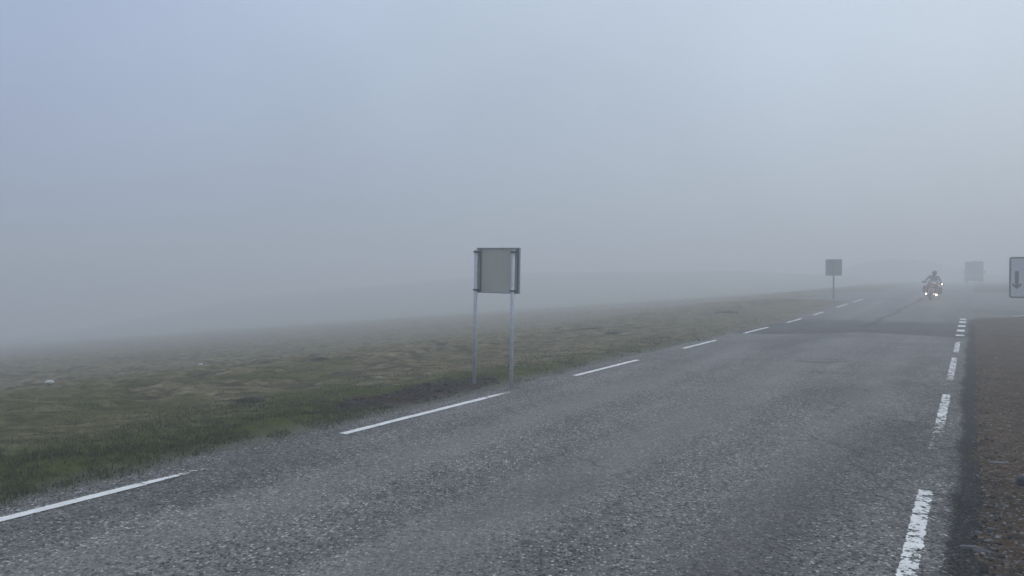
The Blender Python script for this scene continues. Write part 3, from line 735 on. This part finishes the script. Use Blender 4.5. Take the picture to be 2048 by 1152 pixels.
def make_person(parent, J, mats, gloves=False, curl=0.5):
    """J: pelvis, chest, neck, head, and for L/R: sh, el, wr, hip, kn, an, toe, hdir(hand direction), palm(palm normal)"""
    c = Chain()
    pel, ch, nk, hd = (Vector(J[k]) for k in ('pelvis', 'chest', 'neck', 'head'))
    a = c.add(pel, (.13, .10)); b = c.add(pel.lerp(ch, .5), (.12, .095), a); d = c.add(ch, (.14, .105), b)
    e = c.add(nk, (.058, .058), d); up = (hd - nk).normalized(); fw = Vector(J['face']).normalized()
    h0 = c.add(hd - up * .055 + fw * .012, (.066, .074), e); h1 = c.add(hd + up * .02, (.078, .092), h0); c.add(hd + up * .085 - fw * .008, (.055, .07), h1)
    for s in 'LR':
        sh, el, wr, hp, kn, an, toe = (Vector(J[k + s]) for k in ('sh', 'el', 'wr', 'hip', 'kn', 'an', 'toe'))
        c.run([(sh, .055), (sh.lerp(el, .5), .047), (el, .039), (el.lerp(wr, .4), .037), (wr, .026)], d)
        c.run([(hp, .088), (hp.lerp(kn, .5), .075), (kn, .055), (kn.lerp(an, .35), .055), (an, .037), (an.lerp(toe, .45) - Vector((0, 0, .02)), .037), (toe, .030)], a)
        # hand: palm and five fingers rooted at the wrist end
        hdv = Vector(J['hd' + s]).normalized(); pnv = Vector(J['pn' + s]).normalized(); side = hdv.cross(pnv).normalized()
        if Vector(J['th' + s]).dot(side) < 0: side = -side      # side = thumb side
        wi = len(c.v) - 0
        # find wrist vertex index (added in first run): 5th of first run
        wv = min(range(len(c.v)), key=lambda i: (c.v[i] - wr).length)
        pm = c.add(wr + hdv * .045, (.020, .034), wv)
        for q, (off, L, rad) in enumerate(((.026, .072, .0085), (.009, .08, .009), (-.009, .075, .0085), (-.026, .058, .0075))):
            k0 = wr + hdv * .085 + side * off; ang = curl; p = k0; par = c.add(k0, rad * 1.15, pm); dirv = hdv
            for sgm in (.45, .30, .25):
                dirv = (Matrix.Rotation(-ang if True else ang, 3, side.cross(Vector((0, 0, 0))) if False else side) @ dirv)
                tst = dirv.dot(pnv)
                if tst < 0: dirv = dirv - 2 * tst * pnv
                p = p + dirv * L * sgm; par = c.add(p, rad * (1 - .12 * sgm), par)
        par = c.add(wr + hdv * .03 + side * .032, .012, pm)
        par = c.add(wr + hdv * .058 + side * .048 + pnv * .012, .0105, par); c.add(wr + hdv * .082 + side * .048 + pnv * .03, .009, par)
    body = skin_mesh("body", c.v, c.e, c.r, mats['glove'] if gloves else mats['skin'], parent)
    # jacket
    c = Chain()
    a = c.add(pel + (ch - pel) * .05, (.165, .135)); b = c.add(pel.lerp(ch, .5), (.16, .13), a); d = c.add(ch, (.18, .135), b); c.add(ch.lerp(nk, .72), (.095, .085), d)
    for s in 'LR':
        sh, el, wr = (Vector(J[k + s]) for k in ('sh', 'el', 'wr'))
        c.run([(sh, .075), (sh.lerp(el, .5), .066), (el, .058), (el.lerp(wr, .5), .05), (el.lerp(wr, .93), .041)], d)
    skin_mesh("jacket", c.v, c.e, c.r, mats['jacket'], parent)
    c = Chain(); a = c.add(pel, (.158, .128))
    for s in 'LR':
        hp, kn, an = (Vector(J[k + s]) for k in ('hip', 'kn', 'an'))
        c.run([(hp, .104), (hp.lerp(kn, .5), .092), (kn, .073), (kn.lerp(an, .5), .068), (kn.lerp(an, .93), .060)], a)
    skin_mesh("trousers", c.v, c.e, c.r, mats['trousers'], parent)
    for s in 'LR':
        an, toe = Vector(J['an' + s]), Vector(J['toe' + s]); f = (toe - an); f.z = 0; f.normalize()
        sd_ = Vector((-f.y, f.x, 0)); zf_ = toe.z - .035; bm = bmesh.new(); rings = []
        for q, (dd, wdt, hgt) in enumerate(((-.085, .030, .070), (-.065, .040, .088), (-.01, .041, .105), (.05, .044, .085), (.11, .050, .062), (.155, .047, .052), (.185, .034, .040), (.197, .014, .026))):
            row = []
            for kk in range(14):
                th = 2 * math.pi * kk / 14; cx = math.cos(th); sz = math.sin(th)
                row.append(bm.verts.new(Vector((an.x, an.y, 0)) + f * dd + sd_ * wdt * math.copysign(abs(cx) ** .7, cx) + Vector((0, 0, zf_ + .012 + hgt * .5 + hgt * .5 * math.copysign(abs(sz) ** .6, sz)))))
            rings.append(row)
        for A_, B_ in zip(rings[:-1], rings[1:]):
            for kk in range(14): bm.faces.new((A_[kk], A_[(kk + 1) % 14], B_[(kk + 1) % 14], B_[kk]))
        bm.faces.new(rings[0]); bm.faces.new(rings[-1]); bmesh.ops.recalc_face_normals(bm, faces=bm.faces)
        shoe = obj("shoe", bm, mats['shoe'], parent, True)
        bm = bmesh.new(); pts = []
        for dd, wdt in ((-.092, .024), (-.07, .042), (-.01, .042), (.05, .046), (.11, .053), (.155, .050), (.188, .037), (.204, .012)): pts.append((dd, wdt))
        lp = [(p_, w_) for p_, w_ in pts] + [(p_, -w_) for p_, w_ in reversed(pts)]
        fc = bm.faces.new([bm.verts.new(Vector((an.x, an.y, zf_)) + f * p_ + sd_ * w_) for p_, w_ in lp])
        r = bmesh.ops.extrude_face_region(bm, geom=[fc])
        for v in r['geom']:
            if isinstance(v, bmesh.types.BMVert): v.co.z += .02
        bmesh.ops.recalc_face_normals(bm, faces=bm.faces); obj("sole", bm, mats['sole'], shoe)
    return hd, up, fw
skinm = simple("skin", (0.50, 0.32, 0.24), .5, var=.06)
blackcloth = simple("black_riding_fabric", (0.06, 0.06, 0.065), .7, var=.3)

# ---------------------------------------------------------------- motorcycle and rider
blackp = simple("black_plastic", (0.02, 0.02, 0.023), .35)
rubber = simple("tyre_rubber", (0.018, 0.018, 0.018), .85)
alu = simple("brushed_aluminium", (0.42, 0.43, 0.45), .35, .8)
redp = simple("dark_red_paint", (0.26, 0.035, 0.03), .28, Coat_Weight=.6)
m = M("clear_windshield"); screen = m.fin((.75, .8, .85), .08, Transmission_Weight=.85, IOR=1.3)
def lampmat(name, col, st):
    m = M(name); f = m.rg(m.noise(8, 2), .3, .7, .95, 1.05); m.fin(col, .3)
    m.set(m.b.inputs['Emission Color'], col); m.set(m.b.inputs['Emission Strength'], m.math('MULTIPLY', f, st)); return m.m
lamp_w = lampmat("lit_white_lamp", (1.0, .76, .50), 16.0)
lamp_o = lampmat("lit_amber_lamp", (1.0, .72, .42), 9.0)

bx_, by_, bz_ = at_px(1861, 600)
SCL = 40.0 / FPX
def motorcycle():
    r_ = thing("motorcycle", "touring motorcycle with lit lamps coming out of the fog", "motorcycle", (bx_, by_, bz_ + .002), (0, R(-7), THETA))
    r_.scale = (.97, .97, .97)
    def P(name, f, mat, smooth=False, par=r_):
        bm = bmesh.new(); f(bm); return obj(name, bm, mat, par, smooth)
    for yw in (.72, -.72):
        rw = .31
        tyre_prof = [(rw - .10, -.045), (rw - .05, -.062), (rw - .015, -.045), (rw, 0), (rw - .015, .045), (rw - .05, .062), (rw - .10, .045)]
        wh = P("wheel", lambda b: lathe(b, [(.02, -.05), (.05, -.05), (.05, .05), (.02, .05)], (0, yw, rw)), alu, True)
        P("tyre", lambda b: lathe(b, tyre_prof, (0, yw, rw), seg=40), rubber, True, wh)
        def rim(b):
            lathe(b, [(rw - .115, -.05), (rw - .095, -.052), (rw - .095, .052), (rw - .115, .05)], (0, yw, rw), seg=40)
            for q in range(10):
                a = q * math.pi / 5; tube(b, (0, yw + .04 * math.cos(a), rw + .04 * math.sin(a)), (0, yw + (rw - .11) * math.cos(a), rw + (rw - .11) * math.sin(a)), .009, seg=6)
        P("rim", rim, alu, False, wh)
        P("brake_disc", lambda b: [lathe(b, [(.09, x_ - .003), (.15, x_ - .003), (.15, x_ + .003), (.09, x_ + .003)], (0, yw, rw), seg=30) for x_ in ((-.07, .07) if yw > 0 else (.07,))], alu, False, wh)
    for s in (-1, 1):
        P("fork_leg", lambda b: (tube(b, (s * .10, .72, .31), (s * .10, .46, .93), .028), tube(b, (s * .10, .72, .29), (s * .10, .60, .58), .036)), alu, True)
    def fender(b):
        for k in range(9):
            a0, a1 = R(20 + 15 * k), R(35 + 15 * k)
            ps = [(x_, .72 + .345 * math.cos(a), .31 + .345 * math.sin(a)) for a in (a0, a1) for x_ in (-.08, .08)]
            v = [b.verts.new(p) for p in ps] + [b.verts.new((p[0], .72 + (p[1] - .72) * 1.03, .31 + (p[2] - .31) * 1.03)) for p in ps]
            for q in ((0, 1, 3, 2), (4, 6, 7, 5), (0, 2, 6, 4), (1, 5, 7, 3), (0, 4, 5, 1), (2, 3, 7, 6)): b.faces.new([v[i] for i in q])
    P("front_fender", fender, redp)
    P("engine", lambda b: (box(b, (0, .05, .42), (.34, .42, .34), .04), tube(b, (-.28, .12, .40), (.28, .12, .40), .095, seg=20), box(b, (.25, .12, .40), (.10, .2, .17), .03), box(b, (-.25, .12, .40), (.10, .2, .17), .03)), alu, True)
    P("frame", lambda b: [pipe(b, [(s * .05, .45, .88), (s * .17, .30, .55), (s * .17, .1, .22), (s * .15, -.3, .25), (s * .13, -.5, .62), (s * .05, .42, .86)], .022) for s in (-1, 1)], blackp, True)
    P("radiator", lambda b: box(b, (0, .36, .55), (.30, .05, .26), .01), blackp)
    P("fairing", lambda b: loft(b, [((0, .22, .78), .20, .16), ((0, .36, .79), .27, .19), ((0, .50, .80), .25, .17), ((0, .60, .79), .17, .12), ((0, .66, .77), .08, .06)]), redp, True)
    for s in (-1, 1):
        P("side_fairing", lambda b: loft(b, [((s * .20, -.05, .55), .04, .12), ((s * .235, .15, .58), .055, .20), ((s * .225, .34, .60), .055, .20), ((s * .18, .46, .62), .03, .14)]), redp, True)
        P("pannier", lambda b: box(b, (s * .36, -.55, .56), (.22, .44, .38), .03), redp)
        P("exhaust", lambda b: (tube(b, (s * .19, .1, .26), (s * .21, -.5, .30), .035), tube(b, (s * .21, -.5, .30), (s * .23, -1.0, .36), .05, .055, 16)), alu, True)
        bar = P("crash_bar", lambda b: pipe(b, [(s * .10, .34, .30), (s * .27, .30, .27), (s * .33, .28, .42), (s * .28, .32, .60), (s * .15, .36, .66)], .014), alu, True)
        fl = P("fog_lamp", lambda b: (lathe(b, [(.0, .28), (.035, .28), (.05, .33), (.05, .365), (.0, .362)], (s * .24, 0, .315), 'Y', 20)), blackp, True)
        P("lens", lambda b: ball(b, (s * .24, .366, .315), (.046 if s < 0 else .034, .014, .046 if s < 0 else .034)), lamp_w, True, fl)
        mi = P("mirror", lambda b: (ball(b, (s * .45, .38, .93), (.075, .028, .048)), tube(b, (s * .40, .37, .90), (s * .27, .36, .86), .011)), blackp, True)
        if s < 0: P("indicator_lamp", lambda b: ball(b, (s * .44, .415, .915), (.032, .015, .026)), lamp_o, True, mi)
        P("foot_peg", lambda b: tube(b, (s * .16, -.12, .31), (s * .30, -.12, .31), .013), alu)
    hl = P("headlight", lambda b: ball(b, (0, .625, .76), (.12, .07, .055)), simple("unlit_lens", (.35, .36, .38), .12), True)
    P("windshield", lambda b: loft(b, [((0, .30, 1.10), .13, .012), ((0, .40, 1.04), .20, .012), ((0, .50, .95), .23, .012), ((0, .54, .90), .20, .012)], 20, 2.0), screen, True)
    P("handlebar", lambda b: pipe(b, [(-.38, .20, .93), (-.24, .30, .96), (-.08, .40, .93), (.08, .40, .93), (.24, .30, .96), (.38, .20, .93)], .012), blackp, True)
    for s in (-1, 1): P("grip", lambda b: tube(b, (s * .39, .19, .93), (s * .29, .265, .948), .018), rubber)
    P("fuel_tank", lambda b: loft(b, [((0, -.18, .74), .08, .06), ((0, -.05, .79), .15, .10), ((0, .12, .82), .18, .12), ((0, .28, .82), .15, .10), ((0, .36, .80), .09, .07)]), redp, True)
    P("seat", lambda b: (box(b, (0, -.38, .755), (.30, .46, .10), .04), box(b, (0, -.74, .80), (.26, .32, .10), .04)), blackp, True)
    P("top_box", lambda b: box(b, (0, -1.02, .93), (.42, .36, .28), .06), blackp, True)
    P("tail", lambda b: loft(b, [((0, -.55, .66), .12, .07), ((0, -.9, .72), .12, .06), ((0, -1.1, .74), .06, .03)]), redp, True)
    P("tail_lamp", lambda b: box(b, (0, -1.11, .72), (.14, .03, .05), .01), simple("red_lens", (.25, .01, .01), .2))
    for s, zz_, e_ in ((-1, .315, 45), (1, .315, 25), (-1, .915, 8)):
        L = bpy.data.lights.new("lamp_beam", 'SPOT'); L.energy = e_ * .5; L.color = (1, .62, .42); L.spot_size = R(120); L.spot_blend = .8; L.shadow_soft_size = .04
        o = bpy.data.objects.new("lamp_beam", L); C.objects.link(o); o.parent = r_
        o.location = (s * (.24 if zz_ < .5 else .44), .43, zz_); o.rotation_euler = (R(80), 0, 0)
    return r_
mc = motorcycle()
rider = thing("person", "rider in dark helmet and black clothing seated on the motorcycle", "person", (bx_, by_, bz_ + .002), (0, R(-7), THETA), None)
rider.scale = (.97, .97, .97)
Jr = dict(pelvis=(0, -.36, .90), chest=(0, -.20, 1.19), neck=(0, -.12, 1.345), head=(0, -.07, 1.455), face=(0, 1, -.05))
for s, q in (('L', -1), ('R', 1)):
    Jr.update({'sh' + s: (q * .20, -.17, 1.27), 'el' + s: (q * .36, -.02, 1.05), 'wr' + s: (q * .355, .155, .975), 'hip' + s: (q * .10, -.33, .87),
               'kn' + s: (q * .235, .06, .74), 'an' + s: (q * .24, -.16, .40), 'toe' + s: (q * .25, .03, .365), 'hd' + s: (-q * .1, 1, -.05), 'pn' + s: (0, -.1, -1), 'th' + s: (-q, 0, 0)})
hd, up_, fw_ = make_person(rider, Jr, dict(skin=skinm, glove=blackcloth, jacket=simple("grey_riding_jacket", (.24, .23, .235), .7), trousers=blackcloth, shoe=blackp, sole=rubber), True, .75)
bm = bmesh.new(); ball(bm, (0, -.085, 1.475), (.125, .145, .14), 24, 16); box(bm, (0, .045, 1.40), (.13, .07, .07), .03)
hel = obj("helmet", bm, simple("dark_helmet_shell", (.05, .052, .06), .25), rider, True)
bm = bmesh.new(); ball(bm, (0, -.055, 1.475), (.108, .128, .055), 24, 12); obj("visor", bm, simple("smoked_visor", (.03, .035, .045), .08), hel, True)

# ---------------------------------------------------------------- bystander at the right edge (only a shoe toe is in view)
px_, py_ = 3.94, 5.40
pz_ = float(ground_z(np.array([px_]), np.array([py_]))[0])
man = thing("person", "person standing in the lay-by, only a navy shoe toe showing at right edge", "person", (px_, py_, pz_), (0, 0, R(90)))
# local +Y points to -X of the world (the person faces the road)
Jp = dict(pelvis=(0, -.06, .94), chest=(0, -.04, 1.29), neck=(0, -.04, 1.48), head=(0, -.01, 1.62), face=(0, 1, 0))
for s, q in (('L', -1), ('R', 1)):
    fy_ = .13 if q > 0 else -.16
    Jp.update({'sh' + s: (q * .20, -.01, 1.41), 'el' + s: (q * .27, -.05, 1.13), 'wr' + s: (q * .26, .02, .88), 'hip' + s: (q * .09, 0, .91), 'kn' + s: (q * .10, .02 + fy_ * .5, .50),
               'an' + s: (q * .11, fy_, .10), 'toe' + s: (q * .12, fy_ + .17, .04), 'hd' + s: (0, .12, -1), 'pn' + s: (-q, 0, 0), 'th' + s: (0, 1, 0)})
hd, up_, fw_ = make_person(man, Jp, dict(skin=skinm, glove=skinm, jacket=simple("dark_blue_jacket", (.03, .04, .07), .7), trousers=simple("dark_jeans", (.03, .035, .05), .8), shoe=simple("navy_shoe", (.016, .018, .034), .6), sole=simple("dark_sole", (.03, .03, .045), .7)), False, .28)
bm = bmesh.new(); ball(bm, (0, .088, 1.615), (.014, .020, .022), 12, 8); obj("nose", bm, skinm, man, True)
for q in (-1, 1):
    bm = bmesh.new(); ball(bm, (q * .082, -.02, 1.62), (.012, .02, .03), 10, 8); obj("ear", bm, skinm, man, True)
for q in (-1, 1):
    bm = bmesh.new(); ball(bm, (q * .032, .068, 1.64), (.013, .010, .009), 12, 8); obj("eye", bm, simple("eye", (.25, .25, .25), .2), man, True)
bm = bmesh.new(); ball(bm, (0, .072, 1.565), (.024, .008, .007), 12, 8); obj("mouth", bm, simple("lips", (.30, .13, .11), .5), man, True)
bm = bmesh.new(); ball(bm, (0, -.035, 1.675), (.092, .108, .085), 20, 12); obj("hair", bm, simple("brown_hair", (.05, .035, .025), .7), man, True)

# ---------------------------------------------------------------- camper van far down the road
vx, vy = 53.05, 89.0
vz = float(base(vx, vy))
def van():
    r_ = thing("camper_van", "tall camper van barely visible in the fog behind the motorcycle", "van", (vx, vy, vz + .005), (0, 0, THETA)); r_.scale = (.88, .88, .9)
    white = simple("van_paint", (.06, .066, .07), .4); glass = simple("van_glass", (.02, .025, .03), .1)
    def P(name, f, mat, smooth=False, par=r_):
        bm = bmesh.new(); f(bm); return obj(name, bm, mat, par, smooth)
    P("living_box", lambda b: box(b, (0, -1.9, 1.72), (2.10, 4.4, 2.30), .09), white)
    P("cab_top", lambda b: box(b, (0, .72, 2.45), (2.05, .86, .82), .12), white)
    cab = P("cab", lambda b: (box(b, (0, .85, 1.46), (1.98, 1.1, 1.12), .12, taper=(.90, .82)), box(b, (0, 1.62, .92), (1.96, .74, .62), .14, taper=(.92, .9))), white)
    P("skirt", lambda b: box(b, (0, -1.9, .50), (2.3, 4.3, .16), .03), blackp)
    P("windscreen", lambda b: box(b, (0, 1.38, 1.56), (1.58, .05, .66), .02, rot=Matrix.Rotation(R(15), 3, 'X')), glass, False, cab)
    P("grille", lambda b: box(b, (0, 2.0, .86), (.9, .03, .2), .01), blackp, False, cab)
    P("bumper", lambda b: box(b, (0, 1.99, .50), (2.0, .2, .26), .05), blackp)
    for s in (-1, 1):
        P("headlight", lambda b: ball(b, (s * .72, 1.93, .92), (.16, .09, .11)), simple("clear_lens", (.3, .31, .32), .15), True, cab)
        P("side_mirror", lambda b: (box(b, (s * 1.19, 1.25, 1.50), (.14, .09, .32), .03), tube(b, (s * .93, 1.22, 1.42), (s * 1.14, 1.25, 1.45), .018)), blackp)
        P("side_window", lambda b: box(b, (s * 1.05, -1.7, 1.95), (.02, 1.0, .55), .008), glass)
        for yw in (1.35, -2.4):
            wh = P("wheel", lambda b: lathe(b, [(.03, -.08), (.20, -.07), (.20, .07), (.03, .08)], (s * .84, yw, .34)), alu, True)
            P("tyre", lambda b: lathe(b, [(.20, -.10), (.31, -.10), (.34, -.07), (.34, .07), (.31, .10), (.20, .10)], (s * .84, yw, .34)), rubber, True, wh)
    P("roof_vent", lambda b: box(b, (0, -2.2, 2.93), (.5, .5, .12), .03), blackp)
van()

# ---------------------------------------------------------------- haze
bm = bmesh.new(); box(bm, (0, 0, 0), (1400, 1400, 1))
zlo = float(V[:, 2].min()) if False else float(Z.min()) - 1.0
for v in bm.verts: v.co.z = 8.0 if v.co.z > 0 else zlo
m = bpy.data.materials.new("fog"); m.use_nodes = True; m.node_tree.nodes.clear()
o_ = m.node_tree.nodes.new("ShaderNodeOutputMaterial"); pv = m.node_tree.nodes.new("ShaderNodeVolumePrincipled")
pv.inputs['Color'].default_value = (0.94, 0.96, 0.965, 1); pv.inputs['Density'].default_value = 0.0160; pv.inputs['Anisotropy'].default_value = 0.25
m.node_tree.links.new(pv.outputs[0], o_.inputs['Volume'])
hz = obj("haze", bm, m); tag(hz, "even grey fog lying over the road and moor", 'fog', kind='stuff')
